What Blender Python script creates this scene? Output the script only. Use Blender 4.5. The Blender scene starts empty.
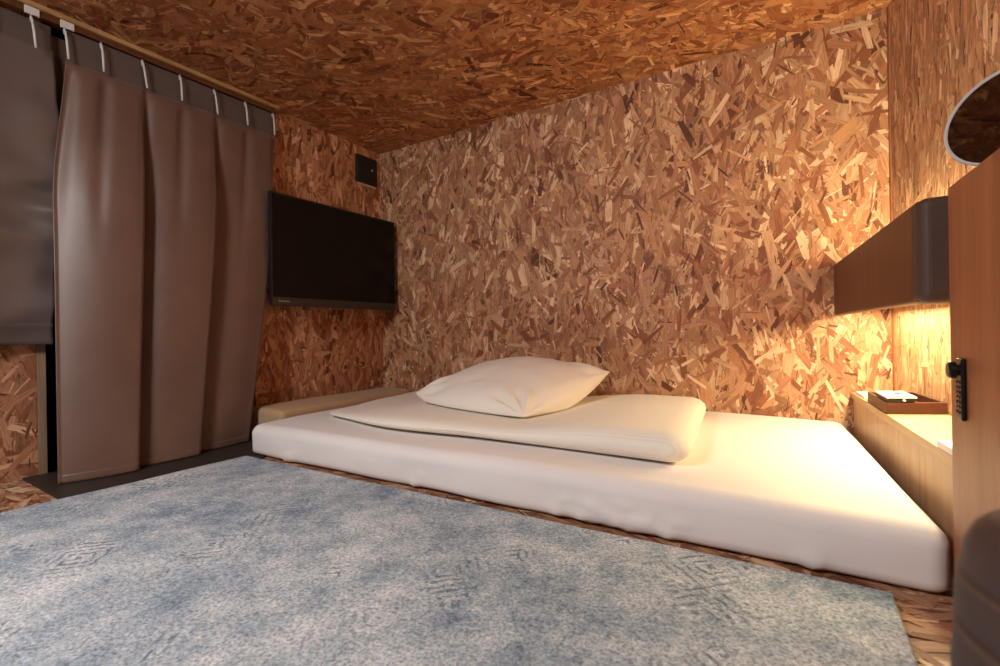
import bpy, bmesh, math, random
import numpy as np
from mathutils import Vector, Matrix, noise

random.seed(7)
rng = np.random.default_rng(11)
S = 0.43                       # metres per layout unit (the camera's height above the floor)
scene = bpy.context.scene
C = scene.collection
FLOOR, CEIL = -1.0, 2.41       # layout heights, camera eye = 0
XL, YB = -4.72, 4.65           # left wall, back wall
KR = 0.07                      # the bed side of the room runs a few degrees off square
YF = -2.6                      # wall behind the camera


def V(x, y, z):
    return Vector((x * S, y * S, (z + 1.0) * S))


# ------------------------------------------------------------------ materials
def new_mat(name):
    m = bpy.data.materials.new(name)
    m.use_nodes = True
    nt = m.node_tree
    b = nt.nodes['Principled BSDF']
    return m, nt, b


def N(nt, typ, **kw):
    n = nt.nodes.new(typ)
    for k, v in kw.items():
        setattr(n, k, v)
    return n


def ramp(nt, stops):
    r = nt.nodes.new('ShaderNodeValToRGB')
    e = r.color_ramp.elements
    while len(e) > 1:
        e.remove(e[0])
    e[0].position, e[0].color = stops[0][0], (*stops[0][1], 1)
    for p, c in stops[1:]:
        k = e.new(p)
        k.color = (*c, 1)
    return r


def coords(nt, scale=(1, 1, 1), rot=(0, 0, 0)):
    t = N(nt, 'ShaderNodeTexCoord')
    m = N(nt, 'ShaderNodeMapping')
    m.inputs['Scale'].default_value = scale
    m.inputs['Rotation'].default_value = rot
    nt.links.new(t.outputs['Object'], m.inputs['Vector'])
    return m.outputs['Vector']


def add_noise(nt, vec, scale, detail=4, rough=.55):
    n = N(nt, 'ShaderNodeTexNoise')
    n.inputs['Scale'].default_value = scale
    n.inputs['Detail'].default_value = detail
    n.inputs['Roughness'].default_value = rough
    if vec is not None:
        nt.links.new(vec, n.inputs['Vector'])
    return n


def bump(nt, b, src, strength, dist=.002):
    bp = N(nt, 'ShaderNodeBump')
    bp.inputs['Strength'].default_value = strength
    bp.inputs['Distance'].default_value = dist
    nt.links.new(src, bp.inputs['Height'])
    nt.links.new(bp.outputs['Normal'], b.inputs['Normal'])


def plain(name, col, rough=.5, metal=0., noise_amt=.08, nscale=40, bumpy=0., spec=.5):
    m, nt, b = new_mat(name)
    n = add_noise(nt, coords(nt), nscale)
    lo = tuple(c * (1 - noise_amt) for c in col)
    hi = tuple(min(1, c * (1 + noise_amt)) for c in col)
    r = ramp(nt, [(.3, lo), (.7, hi)])
    nt.links.new(n.outputs['Fac'], r.inputs['Fac'])
    nt.links.new(r.outputs['Color'], b.inputs['Base Color'])
    b.inputs['Roughness'].default_value = rough
    b.inputs['Metallic'].default_value = metal
    b.inputs['Specular IOR Level'].default_value = spec
    if bumpy:
        bump(nt, b, n.outputs['Fac'], bumpy)
    return m


def wood(name, dark, light, stretch=(14, 14, 1.1), scale=3.0, rough=.45, spec=.4):
    m, nt, b = new_mat(name)
    v = coords(nt, stretch)
    n = add_noise(nt, v, scale, 6, .6)
    v2 = coords(nt, tuple(s * 6 for s in stretch))
    n2 = add_noise(nt, v2, scale, 3, .5)
    mx = N(nt, 'ShaderNodeMath', operation='MULTIPLY_ADD')
    mx.inputs[1].default_value = .35
    nt.links.new(n2.outputs['Fac'], mx.inputs[0])
    nt.links.new(n.outputs['Fac'], mx.inputs[2])
    r = ramp(nt, [(.45, dark), (.9, light)])
    nt.links.new(mx.outputs[0], r.inputs['Fac'])
    nt.links.new(r.outputs['Color'], b.inputs['Base Color'])
    b.inputs['Roughness'].default_value = rough
    b.inputs['Specular IOR Level'].default_value = spec
    bump(nt, b, mx.outputs[0], .15, .0006)
    return m


def strand_mat(name, tint=(1, 1, 1), rough=.6):
    """oriented strand board: every strand carries its own wood colour, grain runs along it"""
    m, nt, b = new_mat(name)
    a = N(nt, 'ShaderNodeAttribute', attribute_name='strand')
    g = N(nt, 'ShaderNodeAttribute', attribute_name='grain')
    mp = N(nt, 'ShaderNodeMapping')
    mp.inputs['Scale'].default_value = (14, 260, 1)
    nt.links.new(g.outputs['Vector'], mp.inputs['Vector'])
    n = add_noise(nt, mp.outputs['Vector'], 1.0, 4, .6)
    r = ramp(nt, [(.28, (.52, .45, .38)), (.52, (1, 1, 1)), (.8, (1.18, 1.16, 1.12))])
    nt.links.new(n.outputs['Fac'], r.inputs['Fac'])
    mx = N(nt, 'ShaderNodeMix', data_type='RGBA', blend_type='MULTIPLY')
    mx.inputs['Factor'].default_value = 1
    nt.links.new(a.outputs['Color'], mx.inputs[6])
    nt.links.new(r.outputs['Color'], mx.inputs[7])
    mx2 = N(nt, 'ShaderNodeMix', data_type='RGBA', blend_type='MULTIPLY')
    mx2.inputs['Factor'].default_value = 1
    mx2.inputs[7].default_value = (*tint, 1)
    nt.links.new(mx.outputs[2], mx2.inputs[6])
    nt.links.new(mx2.outputs[2], b.inputs['Base Color'])
    b.inputs['Roughness'].default_value = rough
    b.inputs['Specular IOR Level'].default_value = .35
    bump(nt, b, n.outputs['Fac'], .35, .0008)
    return m


def fabric(name, col, weave=900, rough=.8, sheen=.3, bumpy=.2, amt=.06, spec=.3):
    m, nt, b = new_mat(name)
    v = coords(nt)
    n = add_noise(nt, v, 6, 3)
    n2 = add_noise(nt, v, weave, 1)
    lo = tuple(c * (1 - amt) for c in col)
    hi = tuple(min(1, c * (1 + amt)) for c in col)
    r = ramp(nt, [(.35, lo), (.65, hi)])
    nt.links.new(n.outputs['Fac'], r.inputs['Fac'])
    nt.links.new(r.outputs['Color'], b.inputs['Base Color'])
    b.inputs['Roughness'].default_value = rough
    b.inputs['Specular IOR Level'].default_value = spec
    b.inputs['Sheen Weight'].default_value = sheen
    bump(nt, b, n2.outputs['Fac'], bumpy, .0005)
    return m


M = {}
M['osb'] = strand_mat('strand_board')
M['osb_floor'] = strand_mat('strand_board_floor', rough=.5)
M['board_edge'] = wood('board_edge', (.20, .12, .07), (.36, .25, .16))
M['ceiling_trim'] = wood('ceiling_trim', (.28, .15, .06), (.48, .29, .13), (2, 2, 14))
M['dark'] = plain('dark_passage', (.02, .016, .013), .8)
M['plate'] = plain('dark_floor_plate', (.030, .021, .015), .55, nscale=60)
M['white_plastic'] = plain('white_plastic', (.62, .60, .60), .4, noise_amt=.03)
M['tv_black'] = plain('tv_black', (.006, .005, .005), .35)
M['tv_screen'] = plain('tv_screen', (.004, .0035, .003), .22, noise_amt=.02, spec=.25)
M['tv_bar'] = plain('tv_bar', (.030, .022, .018), .4)
M['silver'] = plain('silver_badge', (.35, .32, .30), .35, .6)
M['black_matte'] = plain('black_matte', (.006, .008, .008), .5)
M['black_metal'] = plain('black_metal', (.012, .012, .013), .32, .4)
M['grey_metal'] = plain('grey_metal', (.06, .06, .062), .35, .7)
M['sheet'] = fabric('white_sheet', (.80, .76, .74), 700, .85, .15, .12, .02)
M['tan'] = fabric('tan_cloth', (.50, .33, .19), 800, .9, .1, .2, .05)
M['pillow'] = fabric('cream_pillow', (.86, .80, .71), 800, .85, .15, .15, .02)
M['beech'] = wood('beech_laminate', (.36, .21, .11), (.52, .34, .20), (16, 16, 1.0))
M['beech_top'] = wood('beech_laminate_top', (.46, .30, .15), (.58, .41, .23), (16, 1.0, 16))
M['locker'] = wood('locker_laminate', (.26, .080, .031), (.39, .145, .058), (15, 15, .7))
M['box_brown'] = wood('brown_laminate', (.080, .024, .009), (.135, .046, .018), (20, 20, 1.6), rough=.42)
M['leather'] = plain('dark_leather', (.085, .050, .035), .55, spec=.3, nscale=220, bumpy=.15)
M['pouf'] = plain('pouf_leather', (.055, .029, .023), .6, nscale=160, bumpy=.2)
M['walnut'] = wood('dark_walnut', (.05, .014, .008), (.10, .032, .018), (3, 3, 20), rough=.35)
M['paper'] = plain('white_card', (.80, .78, .74), .5, noise_amt=.02)
M['brass'] = plain('dull_brass', (.30, .18, .08), .35, .8)


def satin(name, base, hi):
    m, nt, b = new_mat(name)
    v = coords(nt, (1, 1, 1))
    n = add_noise(nt, v, 5, 4)
    n2 = add_noise(nt, coords(nt, (1, 1, .12)), 900, 2)
    r = ramp(nt, [(.35, base), (.68, hi)])
    nt.links.new(n.outputs['Fac'], r.inputs['Fac'])
    nt.links.new(r.outputs['Color'], b.inputs['Base Color'])
    b.inputs['Roughness'].default_value = .44
    b.inputs['Specular IOR Level'].default_value = .55
    b.inputs['Sheen Weight'].default_value = .15
    n3 = add_noise(nt, v, 42, 4, .6)
    ma = N(nt, 'ShaderNodeMath', operation='MULTIPLY_ADD')
    ma.inputs[1].default_value = 2.5
    nt.links.new(n3.outputs['Fac'], ma.inputs[0])
    nt.links.new(n2.outputs['Fac'], ma.inputs[2])
    bump(nt, b, ma.outputs[0], .22, .0006)
    return m


M['curtain'] = satin('curtain_satin', (.120, .064, .046), (.146, .081, .060))
M['curtain_tape'] = fabric('curtain_tape', (.095, .066, .058), 600, .9, .1, .4, .08)
M['curtain_short'] = satin('short_curtain_satin', (.098, .070, .062), (.118, .086, .078))


def emit(name, col, strength):
    m, nt, b = new_mat(name)
    b.inputs['Base Color'].default_value = (.8, .8, .8, 1)
    b.inputs['Emission Color'].default_value = (*col, 1)
    b.inputs['Emission Strength'].default_value = strength
    return m


def mirror_mat():
    m, nt, b = new_mat('mirror_glass')
    n = add_noise(nt, coords(nt), 4)
    r = ramp(nt, [(.3, (.17, .16, .155)), (.7, (.18, .17, .165))])
    nt.links.new(n.outputs['Fac'], r.inputs['Fac'])
    nt.links.new(r.outputs['Color'], b.inputs['Base Color'])
    b.inputs['Metallic'].default_value = 1
    b.inputs['Roughness'].default_value = .03
    return m


M['mirror'] = mirror_mat()


def duvet_mat():
    m, nt, b = new_mat('duvet_stripe')
    a = N(nt, 'ShaderNodeAttribute', attribute_name='cloth')
    sx = N(nt, 'ShaderNodeSeparateXYZ')
    nt.links.new(a.outputs['Vector'], sx.inputs[0])
    mu = N(nt, 'ShaderNodeMath', operation='MULTIPLY')
    mu.inputs[1].default_value = 2 * math.pi / .007
    nt.links.new(sx.outputs['Y'], mu.inputs[0])
    si = N(nt, 'ShaderNodeMath', operation='SINE')
    nt.links.new(mu.outputs[0], si.inputs[0])
    r = ramp(nt, [(.35, (.83, .765, .66)), (.65, (.87, .81, .71))])
    ad = N(nt, 'ShaderNodeMath', operation='MULTIPLY_ADD')
    ad.inputs[1].default_value = .5
    ad.inputs[2].default_value = .5
    nt.links.new(si.outputs[0], ad.inputs[0])
    nt.links.new(ad.outputs[0], r.inputs['Fac'])
    nt.links.new(r.outputs['Color'], b.inputs['Base Color'])
    b.inputs['Roughness'].default_value = .75
    b.inputs['Sheen Weight'].default_value = .15
    bump(nt, b, ad.outputs[0], .15, .0006)
    return m


M['duvet'] = duvet_mat()


def rug_mat():
    m, nt, b = new_mat('distressed_rug')
    L = nt.links.new
    v = coords(nt)
    big = add_noise(nt, v, 2.6, 5, .62)
    mid = add_noise(nt, v, 14, 5, .65)
    tuft = add_noise(nt, v, 190, 3, .75)
    # soft base: warm grey white to slate blue in clouds
    base = ramp(nt, [(.38, (.150, .200, .255)), (.46, (.290, .350, .410)), (.53, (.445, .490, .530)), (.62, (.64, .655, .67))])
    fine = add_noise(nt, v, 75, 4, .75)

    def wsum(parts):
        acc = None
        for out, k in parts:
            m_ = N(nt, 'ShaderNodeMath', operation='MULTIPLY_ADD')
            m_.inputs[1].default_value = k
            L(out, m_.inputs[0])
            if acc is None:
                m_.inputs[2].default_value = 0
            else:
                L(acc, m_.inputs[2])
            acc = m_.outputs[0]
        return acc

    class _S:
        pass
    s1 = _S()
    s1.outputs = [wsum([(big.outputs['Fac'], .42), (mid.outputs['Fac'], .36), (fine.outputs['Fac'], .24)])]
    L(s1.outputs[0], base.inputs['Fac'])
    # worn woven motifs: concentric squares in a tilted lattice, only where the mask lets them survive
    w = add_noise(nt, v, 45, 2)
    wv = N(nt, 'ShaderNodeVectorMath', operation='MULTIPLY_ADD')
    wv.inputs[1].default_value = (.018, .018, 0)
    L(w.outputs['Color'], wv.inputs[0])
    L(v, wv.inputs[2])
    mp = N(nt, 'ShaderNodeMapping')
    mp.inputs['Scale'].default_value = (9, 9, 1)
    mp.inputs['Rotation'].default_value = (0, 0, math.radians(45))
    L(wv.outputs[0], mp.inputs['Vector'])
    fr = N(nt, 'ShaderNodeVectorMath', operation='FRACTION')
    L(mp.outputs[0], fr.inputs[0])
    sb = N(nt, 'ShaderNodeVectorMath', operation='SUBTRACT')
    sb.inputs[1].default_value = (.5, .5, 0)
    L(fr.outputs[0], sb.inputs[0])
    ab = N(nt, 'ShaderNodeVectorMath', operation='ABSOLUTE')
    L(sb.outputs[0], ab.inputs[0])
    sp = N(nt, 'ShaderNodeSeparateXYZ')
    L(ab.outputs[0], sp.inputs[0])
    mxm = N(nt, 'ShaderNodeMath', operation='MAXIMUM')
    L(sp.outputs['X'], mxm.inputs[0])
    L(sp.outputs['Y'], mxm.inputs[1])
    rg = N(nt, 'ShaderNodeMath', operation='MULTIPLY')
    rg.inputs[1].default_value = 2 * math.pi * 6.5
    L(mxm.outputs[0], rg.inputs[0])
    sn = N(nt, 'ShaderNodeMath', operation='SINE')
    L(rg.outputs[0], sn.inputs[0])
    gt = N(nt, 'ShaderNodeMapRange')
    gt.inputs['From Min'].default_value = .1
    gt.inputs['From Max'].default_value = .7
    L(sn.outputs[0], gt.inputs['Value'])
    msk = add_noise(nt, v, 5.5, 3, .6)
    mr = N(nt, 'ShaderNodeMapRange')
    mr.inputs['From Min'].default_value = .54
    mr.inputs['From Max'].default_value = .62
    L(msk.outputs['Fac'], mr.inputs['Value'])
    br = add_noise(nt, v, 60, 3, .7)
    brr = N(nt, 'ShaderNodeMapRange')
    brr.inputs['From Min'].default_value = .40
    brr.inputs['From Max'].default_value = .52
    L(br.outputs['Fac'], brr.inputs['Value'])
    p1 = N(nt, 'ShaderNodeMath', operation='MULTIPLY')
    L(gt.outputs[0], p1.inputs[0])
    L(mr.outputs[0], p1.inputs[1])
    p2 = N(nt, 'ShaderNodeMath', operation='MULTIPLY')
    L(p1.outputs[0], p2.inputs[0])
    L(brr.outputs[0], p2.inputs[1])
    p3 = N(nt, 'ShaderNodeMath', operation='MULTIPLY')
    p3.inputs[1].default_value = .85
    L(p2.outputs[0], p3.inputs[0])
    mx = N(nt, 'ShaderNodeMix', data_type='RGBA')
    mx.inputs[7].default_value = (.14, .175, .22, 1)
    L(p3.outputs[0], mx.inputs['Factor'])
    L(base.outputs['Color'], mx.inputs[6])
    tr = ramp(nt, [(.32, (.42, .43, .45)), (.5, (1, 1, 1)), (.68, (1.4, 1.4, 1.4))])
    L(tuft.outputs['Fac'], tr.inputs['Fac'])
    mt = N(nt, 'ShaderNodeMix', data_type='RGBA', blend_type='MULTIPLY')
    mt.inputs['Factor'].default_value = 1
    L(mx.outputs[2], mt.inputs[6])
    L(tr.outputs['Color'], mt.inputs[7])
    L(mt.outputs[2], b.inputs['Base Color'])
    b.inputs['Roughness'].default_value = .95
    b.inputs['Specular IOR Level'].default_value = .1
    bump(nt, b, tuft.outputs['Fac'], .6, .003)
    return m


M['rug'] = rug_mat()
M['rug_edge'] = fabric('rug_binding', (.30, .31, .33), 500, .95, .1, .4)


# ------------------------------------------------------------------ object helpers
def tag(o, label=None, cat=None, group=None, kind=None):
    if label: o['label'] = label
    if cat: o['category'] = cat
    if group: o['group'] = group
    if kind: o['kind'] = kind
    return o


def thing(name, label, cat, base, group=None):
    o = bpy.data.objects.new(name, None)
    C.objects.link(o)
    o.location = base
    o.empty_display_size = .05
    return tag(o, label, cat, group)


def offset_of(parent):
    d = Vector((0, 0, 0))
    while parent is not None:
        d += parent.location
        parent = parent.parent
    return d


def link(name, me, mat, parent=None, smooth=False, origin=None):
    """link a mesh given in world metres; its verts are moved into the parent's space"""
    if origin is None:
        origin = Vector((0, 0, 0)) if parent is None else offset_of(parent)
    me.transform(Matrix.Translation(-origin))
    o = bpy.data.objects.new(name, me)
    C.objects.link(o)
    if parent is not None:
        o.parent = parent
    else:
        o.location = origin
    if mat is not None:
        me.materials.append(mat)
    if smooth:
        me.polygons.foreach_set('use_smooth', [True] * len(me.polygons))
    me.update()
    return o


def from_bm(name, bm, mat, parent=None, smooth=False, origin=None):
    bmesh.ops.recalc_face_normals(bm, faces=bm.faces[:])
    me = bpy.data.meshes.new(name)
    bm.to_mesh(me)
    bm.free()
    return link(name, me, mat, parent, smooth, origin)


def prism(bm, pts, z0, z1, bevel=0., seg=2):
    """vertical prism over layout xy points, between layout heights"""
    b = bmesh.new()
    lo = [b.verts.new(V(x, y, z0)) for x, y in pts]
    hi = [b.verts.new(V(x, y, z1)) for x, y in pts]
    n = len(pts)
    b.faces.new(lo[::-1]); b.faces.new(hi)
    for i in range(n):
        b.faces.new((lo[i], lo[(i + 1) % n], hi[(i + 1) % n], hi[i]))
    bmesh.ops.recalc_face_normals(b, faces=b.faces[:])
    if bevel:
        bmesh.ops.bevel(b, geom=b.edges[:], offset=bevel, segments=seg, profile=.5, affect='EDGES', clamp_overlap=True)
    merge(bm, b)


def merge(bm, b):
    me = bpy.data.meshes.new('tmp')
    b.to_mesh(me); b.free()
    bm.from_mesh(me)
    bpy.data.meshes.remove(me)


def box(bm, x0, x1, y0, y1, z0, z1, bevel=0., seg=2, k=0., ky=0.):
    f = lambda x, y: (x + k * (ky - y), y)
    prism(bm, [f(x0, y0), f(x1, y0), f(x1, y1), f(x0, y1)], z0, z1, bevel, seg)


def tube(bm, pts, radii, seg=12, caps=True):
    """round tube along world-metre points"""
    pts = [Vector(p) for p in pts]
    if not hasattr(radii, '__len__'):
        radii = [radii] * len(pts)
    rings = []
    ref = None
    for i, p in enumerate(pts):
        d = (pts[min(i + 1, len(pts) - 1)] - pts[max(i - 1, 0)])
        d.normalize()
        if ref is None:
            ref = d.orthogonal().normalized()
        a = (ref - d * ref.dot(d)).normalized()
        ref = a
        c = d.cross(a)
        rings.append([bm.verts.new(p + (a * math.cos(t) + c * math.sin(t)) * radii[i])
                      for t in [2 * math.pi * j / seg for j in range(seg)]])
    for r0, r1 in zip(rings, rings[1:]):
        for j in range(seg):
            bm.faces.new((r0[j], r0[(j + 1) % seg], r1[(j + 1) % seg], r1[j]))
    if caps:
        bm.faces.new(rings[0][::-1]); bm.faces.new(rings[-1])


def rounded(nx, ny, nz, hx, hy, hz, r, rb=None):
    """surface grid of a rounded box, metres, centred; returns verts, faces, and cube coords"""
    verts, uvw, faces, idx = [], [], [], {}

    def add(u, v, w):
        key = (round(u, 5), round(v, 5), round(w, 5))
        if key in idx:
            return idx[key]
        p = Vector((u * hx, v * hy, w * hz))
        rz = rb if (rb and w < 0) else r
        q = Vector((max(-(hx - r), min(hx - r, p.x)), max(-(hy - r), min(hy - r, p.y)), max(-(hz - rz), min(hz - r, p.z))))
        d = p - q
        d.z *= r / rz
        if d.length > 1e-9:
            m = max(abs(d.x), abs(d.y), abs(d.z))
            # spread the grid evenly round the corner
            d = Vector([math.tan(c / m * math.pi / 4) if abs(c) < m else math.copysign(1, c) for c in d]).normalized() * r * (m / r)
            d.z *= rz / r
            p = q + d
        idx[key] = len(verts)
        verts.append(p); uvw.append((u, v, w))
        return idx[key]

    def lin(n, h):
        # denser near the rounded rim
        k = max(2, n // 5)
        e = (h - r) / h
        a = [-1 + (1 - e) * i / k for i in range(k)]
        c = [-e + 2 * e * i / max(1, (n - 2 * k)) for i in range(n - 2 * k + 1)]
        return a + c + [-t for t in a[::-1]]

    X, Y, Z = lin(nx, hx), lin(ny, hy), lin(nz, hz)
    for A, B, f in ((X, Y, lambda a, b, s: (a, b, s)), (X, Z, lambda a, b, s: (a, s, b)), (Y, Z, lambda a, b, s: (s, a, b))):
        for s in (-1, 1):
            for i in range(len(A) - 1):
                for j in range(len(B) - 1):
                    q = [add(*f(A[i], B[j], s)), add(*f(A[i + 1], B[j], s)), add(*f(A[i + 1], B[j + 1], s)), add(*f(A[i], B[j + 1], s))]
                    if len(set(q)) == 4:
                        faces.append(q)
    return verts, faces, uvw


def mesh_from(name, verts, faces, mat, parent=None, smooth=True, origin=None):
    bm = bmesh.new()
    vs = [bm.verts.new(v) for v in verts]
    for f in faces:
        try:
            bm.faces.new([vs[i] for i in f])
        except ValueError:
            pass
    return from_bm(name, bm, mat, parent, smooth, origin)


def grid_mesh(name, fn, nu, nv, mat, parent=None, thick=0., smooth=True):
    """sheet from fn(s, t) in world metres, optionally given a thickness"""
    verts = [fn(i / nu, j / nv) for j in range(nv + 1) for i in range(nu + 1)]
    faces = [(j * (nu + 1) + i, j * (nu + 1) + i + 1, (j + 1) * (nu + 1) + i + 1, (j + 1) * (nu + 1) + i)
             for j in range(nv) for i in range(nu)]
    o = mesh_from(name, verts, faces, mat, parent, smooth)
    if thick:
        md = o.modifiers.new('thickness', 'SOLIDIFY')
        md.thickness = thick
        md.offset = 0
    return o


# ------------------------------------------------------------------ strand board panels
PALETTE = [((.42, .215, .125), 30), ((.34, .148, .078), 26), ((.25, .092, .046), 13), ((.52, .31, .19), 20),
           ((.68, .47, .315), 11), ((.13, .045, .024), 4), ((.45, .23, .118), 10)]
PC = np.array([p[0] for p in PALETTE]); PW = np.array([p[1] for p in PALETTE], float); PW /= PW.sum()


def clip_rect(poly, w, h):
    for axis, lim, sgn in ((0, 0, 1), (0, w, -1), (1, 0, 1), (1, h, -1)):
        out = []
        n = len(poly)
        for i in range(n):
            a, b = poly[i], poly[(i + 1) % n]
            da, db = sgn * (a[axis] - lim), sgn * (b[axis] - lim)
            if da >= 0:
                out.append(a)
            if (da >= 0) != (db >= 0):
                t = da / (da - db)
                out.append((a[0] + t * (b[0] - a[0]), a[1] + t * (b[1] - a[1])))
        poly = out
        if len(poly) < 3:
            return None
    return poly


def strand_panel(name, rects, mat, main_angle=math.pi / 2, spread=.55, size=1., cover=3.2, palette_shift=0., thickness=.018, tagkind='structure', tint=(1, 1, 1), even=0.):
    """rects: list of (origin, uvec, vvec, normal, w, h) in metres; a board with thousands of pressed strands on its face"""
    verts, faces, cols, grain = [], [], [], []
    for (o, uv, vv, nn, w, h) in rects:
        # the board itself
        base = len(verts)
        for d in (0, -thickness):
            for a, b in ((0, 0), (w, 0), (w, h), (0, h)):
                verts.append(o + uv * a + vv * b + nn * d)
                cols.append((.26, .115, .06)); grain.append((a, b, 0))
        faces += [tuple(base + i for i in q) for q in ((0, 1, 2, 3), (7, 6, 5, 4), (0, 4, 5, 1), (1, 5, 6, 2), (2, 6, 7, 3), (3, 7, 4, 0))]
        area, target = 0., cover * w * h
        while area < target:
            u = rng.random()
            if u < .52:      # fine slivers
                L, W_ = rng.uniform(.016, .065) * size, rng.uniform(.002, .007) * size
            elif u < .90:    # ordinary strands
                L, W_ = rng.uniform(.035, .095) * size, rng.uniform(.007, .020) * size
            else:            # broad strands
                L, W_ = rng.uniform(.06, .13) * size, rng.uniform(.018, .036) * size
            th = main_angle + rng.normal(0, spread) if rng.random() < .8 else rng.uniform(0, math.pi)
            cx, cy = rng.uniform(-.02, w + .02), rng.uniform(-.02, h + .02)
            e = rng.uniform(-.5, .5, 4) * W_ * .9
            t = rng.uniform(.55, 1., 4)
            loc = [(-L / 2 + e[0], -W_ / 2 * t[0]), (0, -W_ / 2), (L / 2 + e[1], -W_ / 2 * t[1]),
                   (L / 2 - e[1] + e[2] * .3, W_ / 2 * t[2]), (0, W_ / 2), (-L / 2 - e[0] + e[3] * .3, W_ / 2 * t[3])]
            ct, st = math.cos(th), math.sin(th)
            poly = [(cx + a * ct - b * st, cy + a * st + b * ct) for a, b in loc]
            area += L * W_
            poly = clip_rect(poly, w, h)
            if not poly:
                continue
            big = u >= .90
            z = rng.uniform(.0002, .0018) if not big else rng.uniform(.0004, .0014)
            tx, ty = rng.normal(0, .006, 2)
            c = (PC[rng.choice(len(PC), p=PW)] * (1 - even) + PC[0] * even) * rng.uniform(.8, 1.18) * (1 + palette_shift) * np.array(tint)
            if u < .52 and rng.random() < .25:
                c = c * (.55 + .3 * even)
            off = rng.uniform(0, 50, 2)
            k = len(verts)
            for a, b in poly:
                da, db = a - cx, b - cy
                verts.append(o + uv * a + vv * b + nn * (z + max(-.0002, min(.0006, da * tx + db * ty))))
                cols.append(tuple(c))
                grain.append((da * ct + db * st + off[0], -da * st + db * ct + off[1], 0))
            faces.append(tuple(range(k, k + len(poly))))
    me = bpy.data.meshes.new(name)
    me.from_pydata([tuple(v) for v in verts], [], faces)
    a = me.attributes.new('strand', 'FLOAT_COLOR', 'POINT')
    a.data.foreach_set('color', np.c_[np.array(cols), np.ones(len(cols))].astype(np.float32).ravel())
    g = me.attributes.new('grain', 'FLOAT_VECTOR', 'POINT')
    g.data.foreach_set('vector', np.array(grain, np.float32).ravel())
    # strand faces must look into the room
    me.update()
    ob = link(name, me, mat)
    ob['kind'] = tagkind
    return ob


X_, Y_, Z_ = Vector((1, 0, 0)), Vector((0, 1, 0)), Vector((0, 0, 1))
HALL = (CEIL - FLOOR) * S
XR0, KW = 0.62, 0.135            # right wall: x at the back corner, and how it opens towards the front


def right_x(y):
    return XR0 + KW * (YB - y)


# doorway in the left wall
DY0, DY1, DZ1 = 1.25, 2.86, 2.36
strand_panel('wall_back', [(V(XL - .05, YB, FLOOR), X_, Z_, -Y_, (XR0 + .1 - XL) * S, HALL)], M['osb'], spread=.55, size=1.3, cover=4.4, palette_shift=.11, tint=(1.03, 1.02, .94))
strand_panel('wall_left', [
    (V(XL, YF, FLOOR), Y_, Z_, X_, (DY0 - .05 - YF) * S, HALL),
    (V(XL, DY0 - .05, DZ1), Y_, Z_, X_, (DY1 - DY0 + .05) * S, (CEIL - DZ1) * S),
    (V(XL, DY1, FLOOR), Y_, Z_, X_, (YB - DY1) * S, HALL)], M['osb'], spread=.35, size=1.25, cover=3.8, tint=(1, .88, .78))
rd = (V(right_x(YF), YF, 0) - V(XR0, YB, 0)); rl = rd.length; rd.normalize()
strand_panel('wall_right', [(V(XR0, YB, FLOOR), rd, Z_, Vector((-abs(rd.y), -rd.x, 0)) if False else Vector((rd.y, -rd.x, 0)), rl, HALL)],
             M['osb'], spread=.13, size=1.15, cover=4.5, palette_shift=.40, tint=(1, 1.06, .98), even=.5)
strand_panel('ceiling', [(V(XL - .05, YF, CEIL), X_, Y_, -Z_, (right_x(YF) + .05 - XL) * S, (YB - YF) * S)], M['osb'], main_angle=.5, spread=.75, size=1.25, cover=3.2, palette_shift=-.05, tint=(1.02, .83, .63))
strand_panel('floor', [(V(XL - .05, YF, FLOOR), X_, Y_, Z_, (right_x(YF) + .05 - XL) * S, (YB - YF) * S)], M['osb_floor'], main_angle=0., spread=.5, size=1.05, cover=2.2)
strand_panel('wall_front', [(V(right_x(YF) + .05, YF, FLOOR), -X_, Z_, Y_, (right_x(YF) + .05 - XL) * S, HALL)], M['osb'], size=2.0, cover=2.0)

# dark passage behind the doorway
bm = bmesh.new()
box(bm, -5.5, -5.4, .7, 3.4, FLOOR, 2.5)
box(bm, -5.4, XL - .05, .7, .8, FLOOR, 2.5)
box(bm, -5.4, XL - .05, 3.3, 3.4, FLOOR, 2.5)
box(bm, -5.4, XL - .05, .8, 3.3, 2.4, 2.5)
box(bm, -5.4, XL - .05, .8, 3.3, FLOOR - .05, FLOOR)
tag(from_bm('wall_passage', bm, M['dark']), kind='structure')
# board edge at the doorway and the wooden moulding under the ceiling
bm = bmesh.new()
box(bm, XL - .05, XL + .012, DY0 - .048, DY0, FLOOR + .002, DZ1, .001)
tag(from_bm('trim_1', bm, M['board_edge']), kind='structure')
bm = bmesh.new()
box(bm, XL + .004, XL + .14, YF + .02, 3.09, CEIL - .042, CEIL - .006, .002)
tag(from_bm('trim_2', bm, M['ceiling_trim']), kind='structure')
bm = bmesh.new()
prism(bm, [(XR0 - .008, YB - .008), (XR0 + .006, YB - .008), (XR0 + .010, YB - .045), (XR0 - .003, YB - .04)], FLOOR + .3, CEIL - .004, .001)
tag(from_bm('trim_3', bm, M['locker']), kind='structure')

# ------------------------------------------------------------------ curtain track, curtains
TX = XL + .085
tr = thing('curtain_track', 'slim white curtain track with small gliders under the ceiling moulding', 'curtain track', V(TX, 1.2, CEIL - .05))
bm = bmesh.new()
box(bm, TX - .03, TX + .03, -1.2, 3.07, CEIL - .085, CEIL - .047, .001)
from_bm('rail', bm, M['box_brown'], tr)
for y in (.62, .92, 1.19, 1.385):
    bm = bmesh.new()
    box(bm, TX + .031, TX + .045, y - .055, y + .025, CEIL - .10, CEIL - .045, .001)
    box(bm, TX + .032, TX + .050, y - .014, y + .014, CEIL - .100, CEIL - .09, .001)
    g = from_bm('glider', bm, M['white_plastic'], tr)
    g['label'] = 'white plastic glider'

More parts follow.
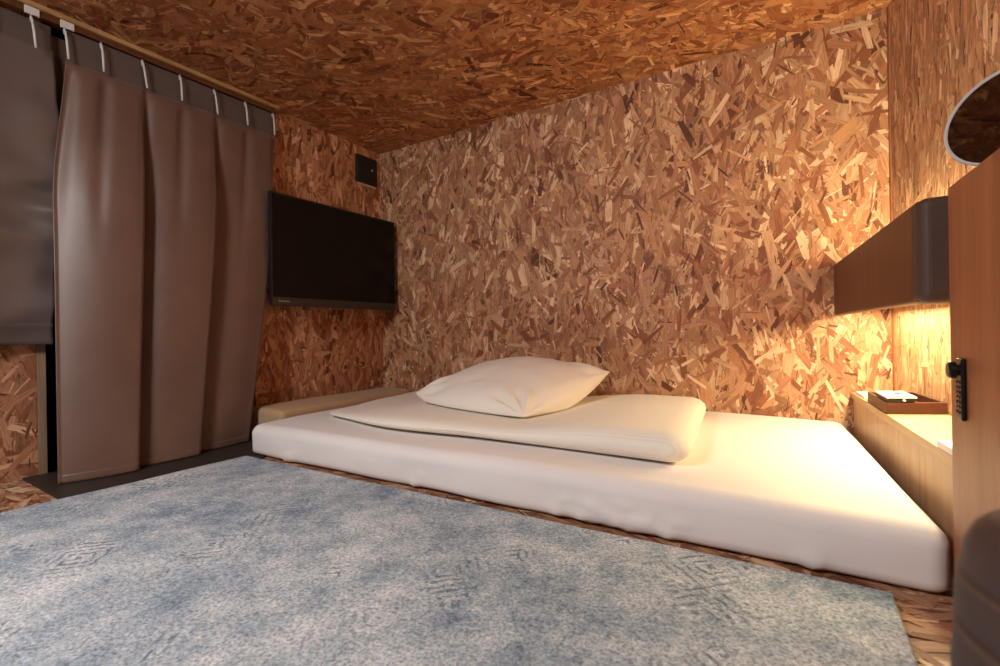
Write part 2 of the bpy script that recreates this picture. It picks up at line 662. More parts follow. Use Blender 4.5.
HOOKS = [1.385, 1.60, 1.88, 2.16, 2.455, 2.745, 3.04]


def sstep(a, b, x):
    t = max(0., min(1., (x - a) / (b - a)))
    return t * t * (3 - 2 * t)


SEG = [(1.385, 1.88), (1.88, 2.455), (2.455, 3.04)]
CT, CB = CEIL - .112, FLOOR + .020
TAPE = 2.185


def curtain_yx(s, t):
    """layout y, x of the door curtain at fraction s across and t down"""
    y0 = 1.36
    q = y0 + s * (3.05 - y0)
    # plan of folds from hook to hook: each swells towards the room and turns back sharply
    amp = .012 + .165 * sstep(.05, .40, t) * (1 - .15 * t)
    x, dy = 0., 0.
    for n, (a, b) in enumerate(SEG):
        if a <= q <= b or (n == 0 and q < a) or (n == 2 and q > b):
            f = max(0., min(1., (q - a) / (b - a)))
            rise = math.sin(min(1., f / .93) * math.pi * .52) ** .9 if f < .93 else math.sin(math.pi * .52) ** .9 * (1 - sstep(.93, 1., f))
            rise *= (.55 + .45 * sstep(0, .25, f)) if n else 1
            x += amp * rise * (1, .92, .52)[n]
            if f > .90:
                dy += .035 * sstep(.90, .95, f) * (1 - sstep(.97, 1., f)) * sstep(.05, .4, t)
    puff = sstep(.072, .105, t)
    for h in HOOKS:
        g = math.exp(-((q - h) / .045) ** 2)
        x -= .035 * g * (1 - sstep(.1, .55, t)) * puff
    x += .02 * puff * (1 - sstep(.12, .4, t))
    x += .012 * math.sin(q * 9 + t * 2.5) * t + .010 * math.sin(q * 17 - t * 3) * (1 - t) * t
    base = TX + .044 + .33 * (1 - .5 * s) * t ** 2.2
    left = 1.36 - .085 * sstep(.02, .40, t) - .095 * t * t
    right = 3.05 - .48 * t ** 1.5
    y = left + (q - y0) / (3.05 - y0) * (right - left) + dy
    return y, base + x


cu = thing('door_curtain', 'tall brown satin curtain covering the doorway beside the wall television', 'curtain', V(TX, 2.2, CB))


def body(s, t):
    tt = .07 + .93 * t
    y, x = curtain_yx(s, tt)
    return V(x, y, CT + (CB - CT) * tt)


grid_mesh('panel', body, 260, 90, M['curtain'], cu, .0016)


def tape(s, t):
    tt = t * .080
    y, x = curtain_yx(s, max(0, tt) * .6)
    return V(x - .006, y, CT + (CB - CT) * tt)


o = grid_mesh('heading_tape', tape, 200, 8, M['curtain_tape'], cu, .002)


grid_mesh('side_return', lambda s, t: V(TX - .062 + .006 * math.sin(s * 5 + t * 4), 1.20 + .26 * s - .08 * t, CT + (CB - CT) * (.01 + .6 * t)), 20, 60, M['curtain'], cu, .0016)


def hem(s, t):
    tt = .982 + .018 * t
    y, x = curtain_yx(s, tt)
    return V(x + .0012, y, CT + (CB - CT) * tt)


grid_mesh('hem', hem, 220, 4, M['curtain'], cu, .002)


def hook(y, parent, x):
    bm = bmesh.new()
    top = CEIL - .128
    tilt = random.uniform(.0, .03)
    tube(bm, [V(x + .004, y - .004, top - .03), V(x + .008, y - .008, top), V(x + .020, y - .008, top + .010), V(x + .028, y - .004, top - .02),
              V(x + .030, y + tilt * .4, top - .1), V(x + .034, y + tilt, top - .215)],
         [.0018, .0018, .002, .0030, .0034, .0030], 8)
    o = from_bm('curtain_hook', bm, M['white_plastic'], parent, True)
    o['label'] = 'white plastic curtain hook'
    return o


for i, y in enumerate(HOOKS):
    yy, xx = curtain_yx((y - 1.36) / (3.05 - 1.36), .03)
    hook(yy - .035, cu, xx + .012)

sc = thing('window_curtain', 'short taupe satin curtain with ruffled edge above bare board, at the left picture edge', 'curtain', V(TX, .4, -.04))
SB = -.035


def short_xy(s, t):
    y0 = -.7
    edge = 1.290 + .035 * sstep(0, .3, t) - .055 * sstep(.5, 1, t)
    y = y0 + s * (edge - y0)
    x = TX - .004 + .04 * (1 - s) * .5
    amp = .03 + .06 * sstep(.05, .4, t)
    x += amp * (.5 + .5 * math.sin((s * 1.9 - .05) * 2 * math.pi + .6)) * (1 - .6 * sstep(.85, 1, s))
    # puckered side seam
    p = sstep(.80, .97, s) * sstep(.12, .3, t)
    z = 0
    x += .022 * p * math.sin(t * 46 + 2.2 * math.sin(t * 11)) + .05 * p * noise.noise(Vector((t * 9, s * 6, 0)))
    x += .05 * noise.noise(Vector((s * 3.2, t * 5.5, 2.))) * sstep(.1, .4, t) * (1 - sstep(.86, .95, t))
    return y, x


def short_body(s, t):
    tt = .075 + .875 * t
    y, x = short_xy(s, tt)
    return V(x, y, CT + (SB - CT) * tt)


grid_mesh('panel', short_body, 120, 110, M['curtain_short'], sc, .0016)


def short_tape(s, t):
    tt = .085 * t
    y, x = short_xy(s, max(0, tt) * .5)
    return V(x - .008, y, CT + (SB - CT) * tt)


grid_mesh('heading_tape', short_tape, 100, 8, M['curtain_tape'], sc, .002)


def short_hem(s, t):
    tt = .935 + .065 * t
    y, x = short_xy(s, tt)
    return V(x + .008, y, CT + (SB - CT) * tt)


grid_mesh('hem', short_hem, 100, 5, M['curtain_tape'], sc, .002)
for y in (.62, .92, 1.17):
    hook(y, sc, TX + .045)

# ------------------------------------------------------------------ television and wall plate
TVX = -4.39
Y0, Y1, Z0, Z1 = 2.845, 4.565, .302, 1.435
tv = thing('television', 'flat black television hanging on the left wall over the bed', 'television', V(TVX - .1, (Y0 + Y1) / 2, Z0))
bm = bmesh.new()
box(bm, TVX - .05, TVX - .004, Y0, Y1, Z0, Z1, .003)
box(bm, TVX - .13, TVX - .05, Y0 + .3, Y1 - .3, Z0 + .15, Z1 - .3, .004)
from_bm('casing', bm, M['tv_black'], tv)
bm = bmesh.new()
zb = Z0 + .085
box(bm, TVX - .006, TVX - .001, Y0 + .018, Y1 - .018, zb, Z1 - .02, .0005)
from_bm('screen', bm, M['tv_screen'], tv)
bm = bmesh.new()
box(bm, TVX - .006, TVX + .006, Y0 + .006, Y1 - .006, Z0 + .004, zb - .002, .001)
from_bm('lower_bezel', bm, M['tv_bar'], tv)['label'] = 'dark brown lower bezel'
bm = bmesh.new()
for i in range(6):
    yy = Y0 + .07 + i * .021
    box(bm, TVX + .006, TVX + .0085, yy, yy + .013, Z0 + .036, Z0 + .052)
from_bm('badge', bm, M['silver'], tv)['label'] = 'tiny silver lettering'
bm = bmesh.new()
box(bm, XL + .004, TVX - .13, 3.35, 4.0, .62, 1.1, .003)
from_bm('wall_bracket', bm, M['black_matte'], tv)

pl = thing('wall_plate', 'small square black plate with a white dot, high on wall above television', 'wall plate', V(XL + .006, 4.39, 1.92))
bm = bmesh.new()
box(bm, XL + .005, XL + .045, 4.215, 4.555, 1.935, 2.285, .003)
from_bm('frame', bm, M['black_matte'], pl)
bm = bmesh.new()
box(bm, XL + .045, XL + .052, 4.26, 4.51, 1.98, 2.24, .002)
from_bm('cover', bm, M['tv_black'], pl)
bm = bmesh.new()
tube(bm, [V(XL + .051, 4.455, 2.125), V(XL + .058, 4.455, 2.125)], .0045, 14)
from_bm('indicator', bm, M['white_plastic'], pl)['label'] = 'white indicator dot'
bm = bmesh.new()
box(bm, XL + .005, XL + .04, 4.235, 4.535, 1.90, 1.93, .002)
from_bm('sill', bm, M['beech'], pl)['label'] = 'pale wooden sill strip'

# ------------------------------------------------------------------ floor pieces
bm = bmesh.new()
prism(bm, [(XL + .01, 1.112), (-3.70, 1.075), (-3.70, 2.30), (-4.02, 2.80), (XL + .01, 2.84)], FLOOR + .004, FLOOR + .016, .001)
o = from_bm('floor_mat', bm, M['plate'], origin=V(-4.2, 1.8, FLOOR))
tag(o, 'dark brown floor mat in the doorway under the tall curtain', 'mat')

RX0, RX1, RY0, RY1 = -3.79, .28, -2.0, 2.205
rt = thing('area_rug', 'large faded blue and grey patterned rug on the floor beside the bed', 'rug', V(-1.75, .1, FLOOR + .004))
verts, faces, uvw = rounded(120, 120, 5, (RX1 - RX0) / 2 * S, (RY1 - RY0) / 2 * S, .0042, .004)
cx, cy = (RX0 + RX1) / 2 * S, (RY0 + RY1) / 2 * S
vv = []
for p in verts:
    x, y, z = p.x + cx, p.y + cy, p.z + .0022 + .0042 + .006
    y += .006 * noise.noise(Vector((x * 3, 1.3, 0))) * (1 if p.y > .2 else 0)
    x += .005 * noise.noise(Vector((y * 3, 5.3, 0)))
    if z > .012:
        z += .0012 * noise.noise(Vector((x * 6, y * 6, 3)))
    vv.append(Vector((x, y, z)))
mesh_from('pile', vv, faces, M['rug'], rt)
bm = bmesh.new()
box(bm, RX0 + .012, RX1 - .012, RY0 + .012, RY1 - .012, FLOOR + .018, FLOOR + .024, .0005)
from_bm('backing', bm, M['rug_edge'], rt)

# ------------------------------------------------------------------ bed
MT = -.728                       # mattress top
MX0, MX1, MY0, MY1 = -3.91, .495, 2.30, 4.63


def shear(x, y):
    return x - KR * (y - MY0)


verts, faces, uvw = rounded(150, 70, 16, (MX1 - MX0) / 2 * S, (MY1 - MY0) / 2 * S, (MT - FLOOR - .008) / 2 * S, .034, .010)
cz = (FLOOR + .008 + MT) / 2
creases = [(-3.42, .8, .05), (-3.36, .9, .05), (-1.12, .55, .09), (-.98, .6, .12), (-.80, .55, .12), (-.66, .5, .1), (-.55, .6, .08), (-2.1, .5, .06), (.05, -.3, .07), (-.90, .5, .1), (-.72, .6, .06)]
vv = []
for p, (u, v, w) in zip(verts, uvw):
    x = p.x / S + (MX0 + MX1) / 2
    y = p.y / S + (MY0 + MY1) / 2
    z = p.z / S + cz
    front = sstep(-.80, -.95, v) if False else sstep(.80, .97, -v)
    low = 1 - sstep(-.1, .7, w)
    if front > 0:                 # front face: gathers of the fitted sheet
        d = 0
        for c, sl, ln in creases:
            q = (x - c) - sl * (z - FLOOR)
            d += .026 * math.exp(-(q / .020) ** 2) * (1 - sstep(ln * .8, ln + .09, z - FLOOR))
        d += .016 * noise.noise(Vector((x * 1.6, z * 3, 7.))) * low
        y -= d * front
    z += sstep(.2, .9, w) * (.012 * noise.noise(Vector((x * 1.1, y * 1.3, 1.))) - .010 * (u * u))
    z += sstep(.1, .9, -w) * (.006 + .008 * noise.noise(Vector((x * 1.5, y, 4.))))
    if u > .9:                     # the right end is squashed in by the shelf
        x -= .02
    vv.append(V(shear(x, y), y, z))
o = mesh_from('mattress', vv, faces, M['sheet'], origin=V(-1.8, 3.5, FLOOR))
tag(o, 'thin white mattress in a fitted sheet lying on the board floor', 'mattress')

# tan cushion between the mattress and the left wall
BX0, BX1, BY0, BY1 = XL + .02, -4.02, 2.71, 4.62
verts, faces, uvw = rounded(30, 50, 14, (BX1 - BX0) / 2 * S, (BY1 - BY0) / 2 * S, .142 * S, .022)
vv = []
for p, (u, v, w) in zip(verts, uvw):
    x = p.x / S + (BX0 + BX1) / 2
    y = p.y / S + (BY0 + BY1) / 2
    z = p.z / S + FLOOR + .007 + .142
    if u > 0:
        x -= KR * (y - MY0) * u
        x -= .02 * u
    if w > .5:
        z += .012 * (1 - u * u) + .006 * noise.noise(Vector((x * 2, y * 2, 9.)))
    vv.append(V(x, y, z))
o = mesh_from('gap_cushion', vv, faces, M['tan'], origin=V(-4.4, 3.8, FLOOR))
tag(o, 'low tan cloth cushion filling the gap between white mattress and left wall', 'cushion')

# folded duvet
FL, FR, BR, BL = Vector((-3.56, 2.82)), Vector((-.47, 2.58)), Vector((-.63, 4.22)), Vector((-3.85, 4.30))
verts, faces, uvw = rounded(130, 70, 12, 1.0, .6, .09, .085)
vv, cl = [], []
for p, (u, v, w) in zip(verts, uvw):
    a, b = (p.x + 1) / 2, (p.y / .6 + 1) / 2
    q = (FL.lerp(FR, a)).lerp(BL.lerp(BR, a), b)
    th = .05 + .045 * sstep(0, .35, a) + .075 * sstep(.6, .88, a)
    # edge thickness tapers towards the far fold at the left
    z01 = (p.z + .09) / .18
    x, y = q.x, q.y
    if v < 0:
        y += -.16 * math.exp(-((a - .30) / .22) ** 2) * (1 - b) ** 2 - .03 * math.exp(-((a - .72) / .2) ** 2) * (1 - b) ** 2
    z = MT + .010 + th * z01
    if w > 0 or z01 > .5:
        z += (.008 * math.sin(b * math.pi) * math.sin(a * math.pi) + .010 * noise.noise(Vector((a * 5, b * 3, 2.)))
              + .014 * math.exp(-(((x + 1.55) - (y - 2.7) * .35) / .10) ** 2) * (1 - b) * .6 * sstep(.05, .3, b) - .006 * sstep(.1, .3, b) * math.exp(-(((x + 1.75) - (y - 2.7) * .1) / .08) ** 2) * (1 - b))
    vv.append(V(x, y, z))
    cl.append((a * 1.3, b * .72, z01))
o = mesh_from('folded_duvet', vv, faces, M['duvet'], origin=V(-2.2, 3.4, MT))
at = o.data.attributes.new('cloth', 'FLOAT_VECTOR', 'POINT')
at.data.foreach_set('vector', np.array(cl, np.float32).ravel())
tag(o, 'cream striped duvet folded into a rectangle on the white mattress', 'duvet')

# pillow, one corner towards the camera
PL, PF, PR = Vector((-2.93, 3.27, -.535)), Vector((-1.62, 2.92, -.595)), Vector((-1.36, 3.98, -.355))
PB = Vector((-2.62, 4.30, -.42))
NP = 64
top, bot = [], []


def pil(a, b, side):
    # pull the sides in so the four corners stay pointed
    ua, ub = 2 * a - 1, 2 * b - 1
    ka = ua * (1 - .06 * (1 - ub * ub) * abs(ua) ** 3)
    kb = ub * (1 - .07 * (1 - ua * ua) * abs(ub) ** 3)
    a2, b2 = (ka + 1) / 2, (kb + 1) / 2
    q = (PL.lerp(PF, a2)).lerp(PB.lerp(PR, a2), b2)
    # the two near edges sag onto the duvet and belly outwards between the corners
    w1, w2 = (1 - ua * ua) * (1 - b) ** 2, (1 - ub * ub) * a ** 2
    q.z = max(-.592, q.z - .085 * w1 - .075 * w2)
    q.x += -.02 * w1 + .05 * w2
    q.y += -.10 * w1 - .03 * w2
    e = max(0., (1 - ua ** 2)) ** .5 * max(0., (1 - ub ** 2)) ** .5
    if side > 0:
        h = .248 * e
        h += (.022 * noise.noise(Vector((a * 3.2, b * 3.2, 3.))) + .010 * noise.noise(Vector((a * 9, b * 8, 1.)))) * e
        # creases running in from the corners
        for ca, cb, ph in ((1, 0, 0.), (1, 1, 1.), (0, 0, 2.)):
            d = math.hypot(a - ca, b - cb)
            an = math.atan2(abs(b - cb) + 1e-6, abs(a - ca) + 1e-6)
            h += .020 * math.sin(an * 13 + ph) * math.exp(-((d - .16) / .10) ** 2)
        return Vector((q.x, q.y, q.z + h))
    floor_z = -.600
    low = q.z - .16 * e
    return Vector((q.x, q.y, max(low, floor_z)))


verts, faces = [], []
ids = {}
for side in (1, -1):
    for i in range(NP + 1):
        for j in range(NP + 1):
            if side < 0 and (i in (0, NP) or j in (0, NP)):
                ids[side, i, j] = ids[1, i, j]
                continue
            ca = .5 - .5 * math.cos(math.pi * i / NP)
            cb = .5 - .5 * math.cos(math.pi * j / NP)
            ca, cb = .5 * ca + .5 * i / NP, .5 * cb + .5 * j / NP
            p = pil(ca, cb, side)
            ids[side, i, j] = len(verts)
            verts.append(V(*p))
for side in (1, -1):
    for i in range(NP):
        for j in range(NP):
            f = [ids[side, i, j], ids[side, i + 1, j], ids[side, i + 1, j + 1], ids[side, i, j + 1]]
            faces.append(f if side > 0 else f[::-1])
o = mesh_from('pillow', verts, faces, M['pillow'], origin=V(-2.1, 3.5, -.59))
tag(o, 'plump cream pillow lying askew on the folded duvet', 'pillow')

# ------------------------------------------------------------------ bedside shelf with its things
ST = -.516
SX, KS = .358, .072


def sxf(y):
    return SX + KS * (YB - y)


sh = thing('bedside_shelf', 'low pale wood shelf box along the right wall at the end of the bed', 'shelf', V(.5, 3.6, FLOOR))
bm = bmesh.new()
ya, yb_ = 2.30, YB - .015
prism(bm, [(sxf(ya) + .012, ya), (right_x(ya) - .015, ya), (right_x(yb_) - .015, yb_), (sxf(yb_) + .012, yb_)], FLOOR + .006, ST - .045, .0015)
from_bm('body', bm, M['beech'], sh)
bm = bmesh.new()
prism(bm, [(sxf(ya), ya), (right_x(ya) - .012, ya), (right_x(yb_) - .012, yb_), (sxf(yb_), yb_)], ST - .044, ST, .0012)
from_bm('top_board', bm, M['beech_top'], sh)


def oriented(cx, cy, ang):
    c, s = math.cos(ang), math.sin(ang)
    return lambda a, b: (cx + a * c - b * s, cy + a * s + b * c)


tra = thing('serving_tray', 'dark walnut tray on the pale shelf under the brown light box', 'tray', V(.6, 4.0, ST))
# corners from the photograph's near-left, near-right and far-left
TA, TB, TD = Vector((.443, 3.56)), Vector((.733, 3.69)), Vector((.407, 4.11))
TCc = Vector((.664, 4.20))


def tray_quad(m):
    cen = (TA + TB + TD + TCc) / 4
    return [tuple(p + (cen - p).normalized() * m) for p in (TA, TB, TCc, TD)]


bm = bmesh.new()
prism(bm, tray_quad(.012), ST + .001, ST + .018, .001)
from_bm('base', bm, M['walnut'], tra)
out, inn = tray_quad(0), tray_quad(.030)
for i in range(4):
    bm = bmesh.new()
    j = (i + 1) % 4
    prism(bm, [out[i], out[j], inn[j], inn[i]], ST + .0015, ST + .067, .0008)
    from_bm('side', bm, M['walnut'], tra)

rc = thing('card_box', 'small flat black box with white top resting on near-left corner of walnut tray', 'box', V(.50, 3.7, ST + .068))
e1, e2 = (TB - TA).normalized(), (TD - TA).normalized()


def on_tray(a, b):
    q = TA + e1 * a + e2 * b
    return (q.x, q.y)


bm = bmesh.new()
prism(bm, [on_tray(.005, .006), on_tray(.150, .006), on_tray(.150, .29), on_tray(.005, .29)], ST + .069, ST + .091, .002)
from_bm('body', bm, M['black_matte'], rc)
bm = bmesh.new()
prism(bm, [on_tray(-.004, -.004), on_tray(.160, -.004), on_tray(.158, .30), on_tray(-.002, .30)], ST + .0915, ST + .102, .0015)
from_bm('top_plate', bm, M['paper'], rc)['label'] = 'white top plate'
bm = bmesh.new()
q = on_tray(.09, .13)
tube(bm, [V(q[0], q[1], ST + .1015), V(q[0], q[1], ST + .107)], .0085, 16)
from_bm('button', bm, M['grey_metal'], rc)
bm = bmesh.new()
q = on_tray(.09, .008)
tube(bm, [V(q[0], q[1], ST + .081), V(q[0] + .002, q[1] - .012, ST + .081)], .003, 10)
from_bm('indicator', bm, M['paper'], rc)['label'] = 'white dot'


def card(name, pts, z0, h, label, cat):
    r = thing(name, label, cat, V(sum(p[0] for p in pts) / len(pts), sum(p[1] for p in pts) / len(pts), z0))
    bm = bmesh.new()
    prism(bm, pts, z0 + .001, z0 + h, .0012)
    from_bm('pad', bm, M['paper'], r)
    bm = bmesh.new()
    c = Vector((r.location.x / S, r.location.y / S))
    q = [tuple(c + (Vector(p) - c) * .86) for p in pts]
    prism(bm, q, z0 + h - .001, z0 + h + .003, .0004)
    from_bm('top_sheet', bm, M['paper'], r)
    return r


card('notepad', [(.518, 2.44), (.63, 2.44), (.61, 2.71), (.499, 2.70)], ST, .03, 'small white notepad at the near end of the pale shelf beside the locker', 'notepad')
card('coaster', [(.400, 4.24), (.47, 4.26), (.46, 4.58), (.380, 4.56)], ST, .018, 'small white card on the shelf between walnut tray and back wall', 'card')

# ------------------------------------------------------------------ brown light box over the shelf
BZ0, BZ1 = .088, .490
BN = 2.43


def bxf(y):
    return .256 + KR * (YB - y)


lb = thing('wall_light_box', 'long brown boxed light with rounded leather end on the right wall', 'wall light', V(.5, 3.5, BZ0))


def rounded_profile_box(y0, y1, inset, r, mat, name, raise_by=0., depth=None):
    """box along y with its room-side edges and near end rounded"""
    bm = bmesh.new()
    b = bmesh.new()
    if depth:
        pts = [(bxf(y0) + inset, y0), (bxf(y0) + depth, y0), (bxf(y1) + depth, y1), (bxf(y1) + inset, y1)]
    else:
        pts = [(bxf(y0) + inset, y0), (right_x(y0) - .09, y0), (right_x(y1) - .09, y1), (bxf(y1) + inset, y1)]
    lo = [b.verts.new(V(x, y, BZ0 + inset + raise_by)) for x, y in pts]
    hi = [b.verts.new(V(x, y, BZ1 - inset)) for x, y in pts]
    b.faces.new(lo[::-1]); b.faces.new(hi)
    for i in range(4):
        b.faces.new((lo[i], lo[(i + 1) % 4], hi[(i + 1) % 4], hi[i]))
    bmesh.ops.recalc_face_normals(b, faces=b.faces[:])
    b.edges.ensure_lookup_table()
    sel = []
    for e in b.edges:
        ys = [v.co.y / S for v in e.verts]
        xs = [v.co.x / S for v in e.verts]
        if all(abs(y - y0) < .01 for y in ys) or (all(x < bxf(y) + inset + .02 for x, y in zip(xs, ys))):
            sel.append(e)
    bmesh.ops.bevel(b, geom=sel, offset=r, segments=6, profile=.5, affect='EDGES', clamp_overlap=True)
    merge(bm, b)
    return from_bm(name, bm, mat, lb, False)


o = rounded_profile_box(BN + .05, YB - .012, 0, .006, M['box_brown'], 'front_panel', 0, .05)
o = rounded_profile_box(BN + .13, YB - .014, .052, .001, M['box_brown'], 'casing', .02)
o = rounded_profile_box(BN, BN + .13, -.004, .016, M['leather'], 'end_cap')
o['label'] = 'dark leather rounded end cap'
# inner carcass back to the wall, leaving light slots above and below
for y in (2.62, 3.4, 4.3):
    bm = bmesh.new()
    prism(bm, [(right_x(y) - .095, y), (right_x(y) - .012, y), (right_x(y + .12) - .012, y + .12), (right_x(y + .12) - .095, y + .12)], BZ0 + .14, BZ1 - .14, .001)
    from_bm('wall_bracket', bm, M['box_brown'], lb)
M['led'] = emit('warm_led', (1.0, .74, .40), 6.0)
for zz, off in ((BZ0 + .060, .16), (BZ1 - .053, .045)):
    bm = bmesh.new()
    prism(bm, [(right_x(2.6) - off - .015, 2.6), (right_x(2.6) - off + .015, 2.6), (right_x(4.5) - off + .015, 4.5), (right_x(4.5) - off - .015, 4.5)], zz, zz + .008, .0004)
    o = from_bm('light_strip', bm, M['led'], lb)
    o['label'] = 'warm glowing light strip'

# ------------------------------------------------------------------ locker with keypad lock
LX, KL, LY = .466, .042, 2.30
LT = .487


def lxf(y):
    return LX + KL * (LY - y)


lk = thing('locker', 'reddish brown wooden locker with keypad lock at the right picture edge', 'locker', V(.6, 1.2, FLOOR))
y0 = .2
bm = bmesh.new()
prism(bm, [(lxf(y0) + .045, y0), (right_x(y0) - .03, y0), (right_x(LY) - .03, LY - .012), (lxf(LY) + .045, LY - .012)], FLOOR + .006, LT - .046, .0015)
from_bm('carcass', bm, M['locker'], lk)
bm = bmesh.new()
prism(bm, [(lxf(y0), y0), (lxf(y0) + .042, y0), (lxf(LY) + .042, LY), (lxf(LY), LY)], FLOOR + .012, LT, .001)
from_bm('door', bm, M['locker'], lk)
bm = bmesh.new()
prism(bm, [(lxf(y0) + .044, y0), (right_x(y0) - .03, y0), (right_x(LY) - .03, LY - .005), (lxf(LY) + .044, LY - .005)], LT - .045, LT - .004, .001)
from_bm('top_board', bm, M['locker'], lk)
kl = bpy.data.objects.new('keypad_lock', None)
C.objects.link(kl)
kl.parent = lk
kl.location = V(lxf(2.2), 2.2, -.31) - lk.location
kl['label'] = 'black keypad lock'
yl = 2.165
bm = bmesh.new()
box(bm, lxf(yl) - .014, lxf(yl) - .001, yl - .030, yl + .030, -.318, -.112, .002, 3)
from_bm('lock_body', bm, M['black_metal'], kl)
bm = bmesh.new()
zk = -.152
tube(bm, [V(lxf(yl) - .013, yl, zk), V(lxf(yl) - .020, yl, zk), V(lxf(yl) - .022, yl, zk), V(lxf(yl) - .038, yl, zk), V(lxf(yl) - .042, yl, zk)],
     [.0085, .0085, .0125, .0118, .0095], 20)
from_bm('lock_knob', bm, M['black_metal'], kl, False)
for i in range(7):
    for dy in (-.013, .013):
        bm = bmesh.new()
        zz = -.192 - i * .0165
        tube(bm, [V(lxf(yl) - .0135, yl + dy, zz), V(lxf(yl) - .018, yl + dy, zz)], .0022, 10)
        from_bm('key_button', bm, M['grey_metal'], kl)

# ------------------------------------------------------------------ round mirror standing on the light box
tm = .90
MC = Vector((.733, 2.746, .851)) * tm
MR = .207 * tm
az, el = math.radians(49.8), math.radians(11)
mn = Vector((-math.cos(az) * math.cos(el), -math.sin(az) * math.cos(el), math.sin(el)))
mr = thing('table_mirror', 'round tilting mirror with pale rim standing on the brown light box', 'mirror', V(MC.x, MC.y, BZ1))


def lathe_disc(profile, centre, nrm, seg=72):
    b = bmesh.new()
    e1 = Vector((0, 0, 1)).cross(nrm).normalized(); e2 = nrm.cross(e1)
    rings = []
    for r, h in profile:
        rings.append([b.verts.new(centre + (e1 * math.cos(t) + e2 * math.sin(t)) * r + nrm * h) for t in [2 * math.pi * i / seg for i in range(seg)]])
    for a, c in zip(rings, rings[1:]):
        for i in range(seg):
            b.faces.new((a[i], a[(i + 1) % seg], c[(i + 1) % seg], c[i]))
    return b, rings


cw = V(MC.x, MC.y, MC.z)
R = MR * S
b, rings = lathe_disc([(R * .93, .000), (R * .955, .003), (R * .985, .003), (R, .0), (R, -.007), (R * .97, -.010), (R * .3, -.011)], cw, mn)
b.faces.new(rings[-1][::-1])
from_bm('rim', b, M['white_plastic'], mr, True)['label'] = 'pale plastic rim'
b, rings = lathe_disc([(R * .94, .0005), (R * .94, -.004)], cw, mn)
b.faces.new(rings[0]); b.faces.new(rings[-1][::-1])
from_bm('glass', b, M['mirror'], mr)
bm = bmesh.new()
bt = V(MC.x + .03, MC.y + .05, BZ1 + .009)
tube(bm, [bt + Vector((0, 0, .004)), bt + Vector((0, 0, .02)), cw - mn * .016 - Vector((0, 0, R * .55)), cw - mn * .0125], [.009, .006, .0055, .010], 14)
from_bm('stem', bm, M['white_plastic'], mr, True)
bm = bmesh.new()
tube(bm, [bt, bt + Vector((0, 0, .003)), bt + Vector((0, 0, .007))], [.034, .034, .029], 40)
from_bm('foot', bm, M['white_plastic'], mr)

# ------------------------------------------------------------------ leather pouf close to the camera
pf = thing('pouf', 'dark brown leather pouf with seamed rim, blurred in the right foreground', 'pouf', V(.36, .80, FLOOR))
PCX, PCY, PRD = .318, .72, .168
prof = [(.0, 0), (.70, 0), (.80, .01), (.86, .05), (.93, .16), (.99, .34), (1.02, .52), (1.02, .68), (1.0, .735), (.985, .75), (1.0, .765), (1.0, .80), (.985, .825), (.965, .835), (.97, .848), (.95, .885), (.90, .915), (.82, .935), (.6, .955), (.3, .965), (0, .968)]
PH = .815
bm = bmesh.new()
rings = []
seg = 64
for r, h in prof:
    h = h ** .75
    rr = r * PRD
    if r == 0:
        rings.append([bm.verts.new(V(PCX, PCY, FLOOR + .006 + h * PH))])
        continue
    rings.append([bm.verts.new(V(PCX + rr * math.cos(t) * (1 + .012 * math.sin(5 * t)), PCY + rr * math.sin(t) * (1 + .01 * math.cos(7 * t)), FLOOR + .006 + h * PH))
                  for t in [2 * math.pi * i / seg for i in range(seg)]])
for a, c in zip(rings, rings[1:]):
    for i in range(seg):
        j = (i + 1) % seg
        if len(a) == 1:
            bm.faces.new((a[0], c[j], c[i]))
        elif len(c) == 1:
            bm.faces.new((a[i], a[j], c[0]))
        else:
            bm.faces.new((a[i], a[j], c[j], c[i]))
from_bm('cushion_body', bm, M['pouf'], pf, True)
for hh, rr in ((.750 ** .75, .99), (.835 ** .75, .968)):
    bm = bmesh.new()
    tube(bm, [V(PCX + PRD * rr * math.cos(t), PCY + PRD * rr * math.sin(t), FLOOR + .006 + hh * PH) for t in [2 * math.pi * i / 64 for i in range(65)]], .0022, 8, False)
    from_bm('piping', bm, M['leather'], pf, True)

# ------------------------------------------------------------------ lights
def area(name, loc, target, sx, sy, power, col, spread=180):
    l = bpy.data.lights.new(name, 'AREA')
    l.shape = 'RECTANGLE'; l.size = sx; l.size_y = sy
    l.energy = power; l.color = col
    l.spread = math.radians(spread)
    o = bpy.data.objects.new(name, l)
    C.objects.link(o)
    o.location = loc
    d = (target - loc).normalized()
    o.rotation_euler = d.to_track_quat('-Z', 'Y').to_euler()
    return o


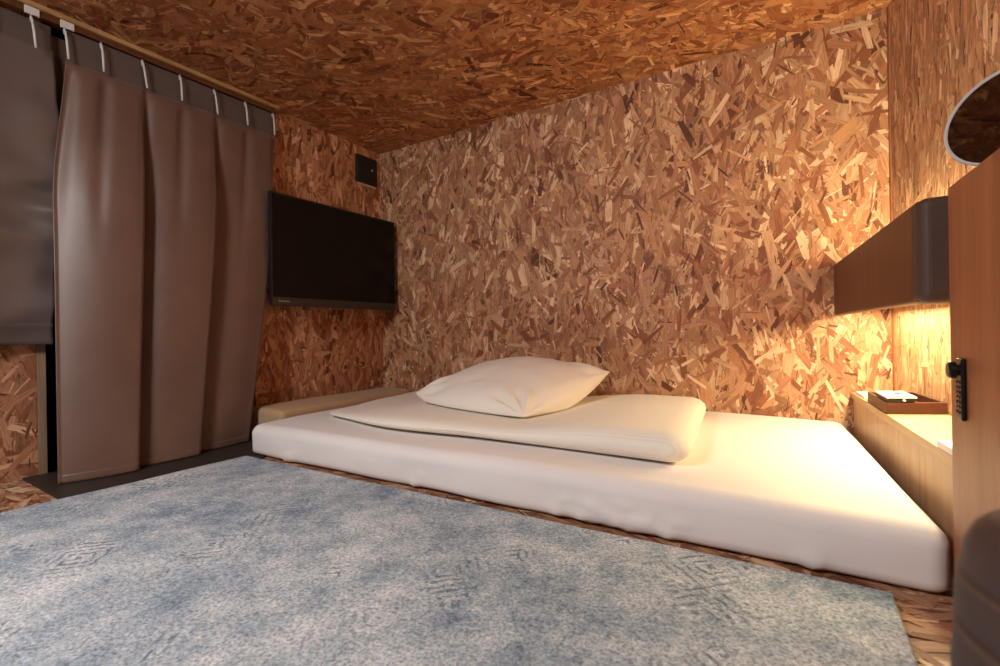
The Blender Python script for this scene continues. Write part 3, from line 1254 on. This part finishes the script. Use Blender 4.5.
def strip_light(name, z, up, power, col, off, tilt=0.):
    ya, yb = 2.58, 4.5
    a, b = V(right_x(ya) - off, ya, z), V(right_x(yb) - off, yb, z)
    mid = (a + b) / 2
    l = bpy.data.lights.new(name, 'AREA')
    l.shape = 'RECTANGLE'; l.size = .03; l.size_y = (b - a).length
    l.energy = power; l.color = col
    o = bpy.data.objects.new(name, l)
    C.objects.link(o)
    o.location = mid
    yax = (b - a).normalized()
    zax = Vector((0, 0, -1 if up else 1))
    zax = (zax + Vector((math.tan(math.radians(tilt)), 0, 0))).normalized()
    xax = yax.cross(zax).normalized()
    zax = xax.cross(yax).normalized()
    o.matrix_world = Matrix.Translation(mid) @ Matrix((xax, yax, zax)).transposed().to_4x4()
    return o


WARM = (1.0, .82, .46)
strip_light('light_strip_lamp', BZ0 + .050, False, 8.4, WARM, .16, 12)
strip_light('light_strip_uplight', BZ1 - .012, True, 8.5, WARM, .045)
area('room_lamp', V(-2.2, -1.4, CEIL - .05), V(-2.0, 1.0, FLOOR), .5, .35, 48, (1.0, .985, .975))

w = bpy.data.worlds.new('room_dark')
scene.world = w
w.use_nodes = True
w.node_tree.nodes['Background'].inputs['Color'].default_value = (.01, .01, .01, 1)

# ------------------------------------------------------------------ camera
yaw, roll = math.radians(31.7), math.radians(.93)
fw = Vector((-math.sin(yaw), math.cos(yaw), 0))
r0 = Vector((math.cos(yaw), math.sin(yaw), 0))
u0 = Vector((0, 0, 1))
rt_ = r0 * math.cos(roll) - u0 * math.sin(roll)
up_ = u0 * math.cos(roll) + r0 * math.sin(roll)
cam = bpy.data.cameras.new('camera')
cam.sensor_width = 36
cam.lens = 480 / 1000 * 36
cam.shift_y = -.001
cam.clip_start = .01
co = bpy.data.objects.new('camera', cam)
C.objects.link(co)
co.matrix_world = Matrix.Translation(V(0, 0, 0)) @ Matrix((rt_, up_, -fw)).transposed().to_4x4()
cam.dof.use_dof = True
cam.dof.focus_distance = 1.15
cam.dof.aperture_fstop = 4.8
scene.camera = co

scene.view_settings.view_transform = 'Standard'
scene.view_settings.look = 'None'
scene.view_settings.gamma = 1
scene.view_settings.exposure = 0.0
scene.view_settings.use_curve_mapping = False
scene.cycles.use_denoising = True
scene.cycles.max_bounces = 10
scene.cycles.diffuse_bounces = 6
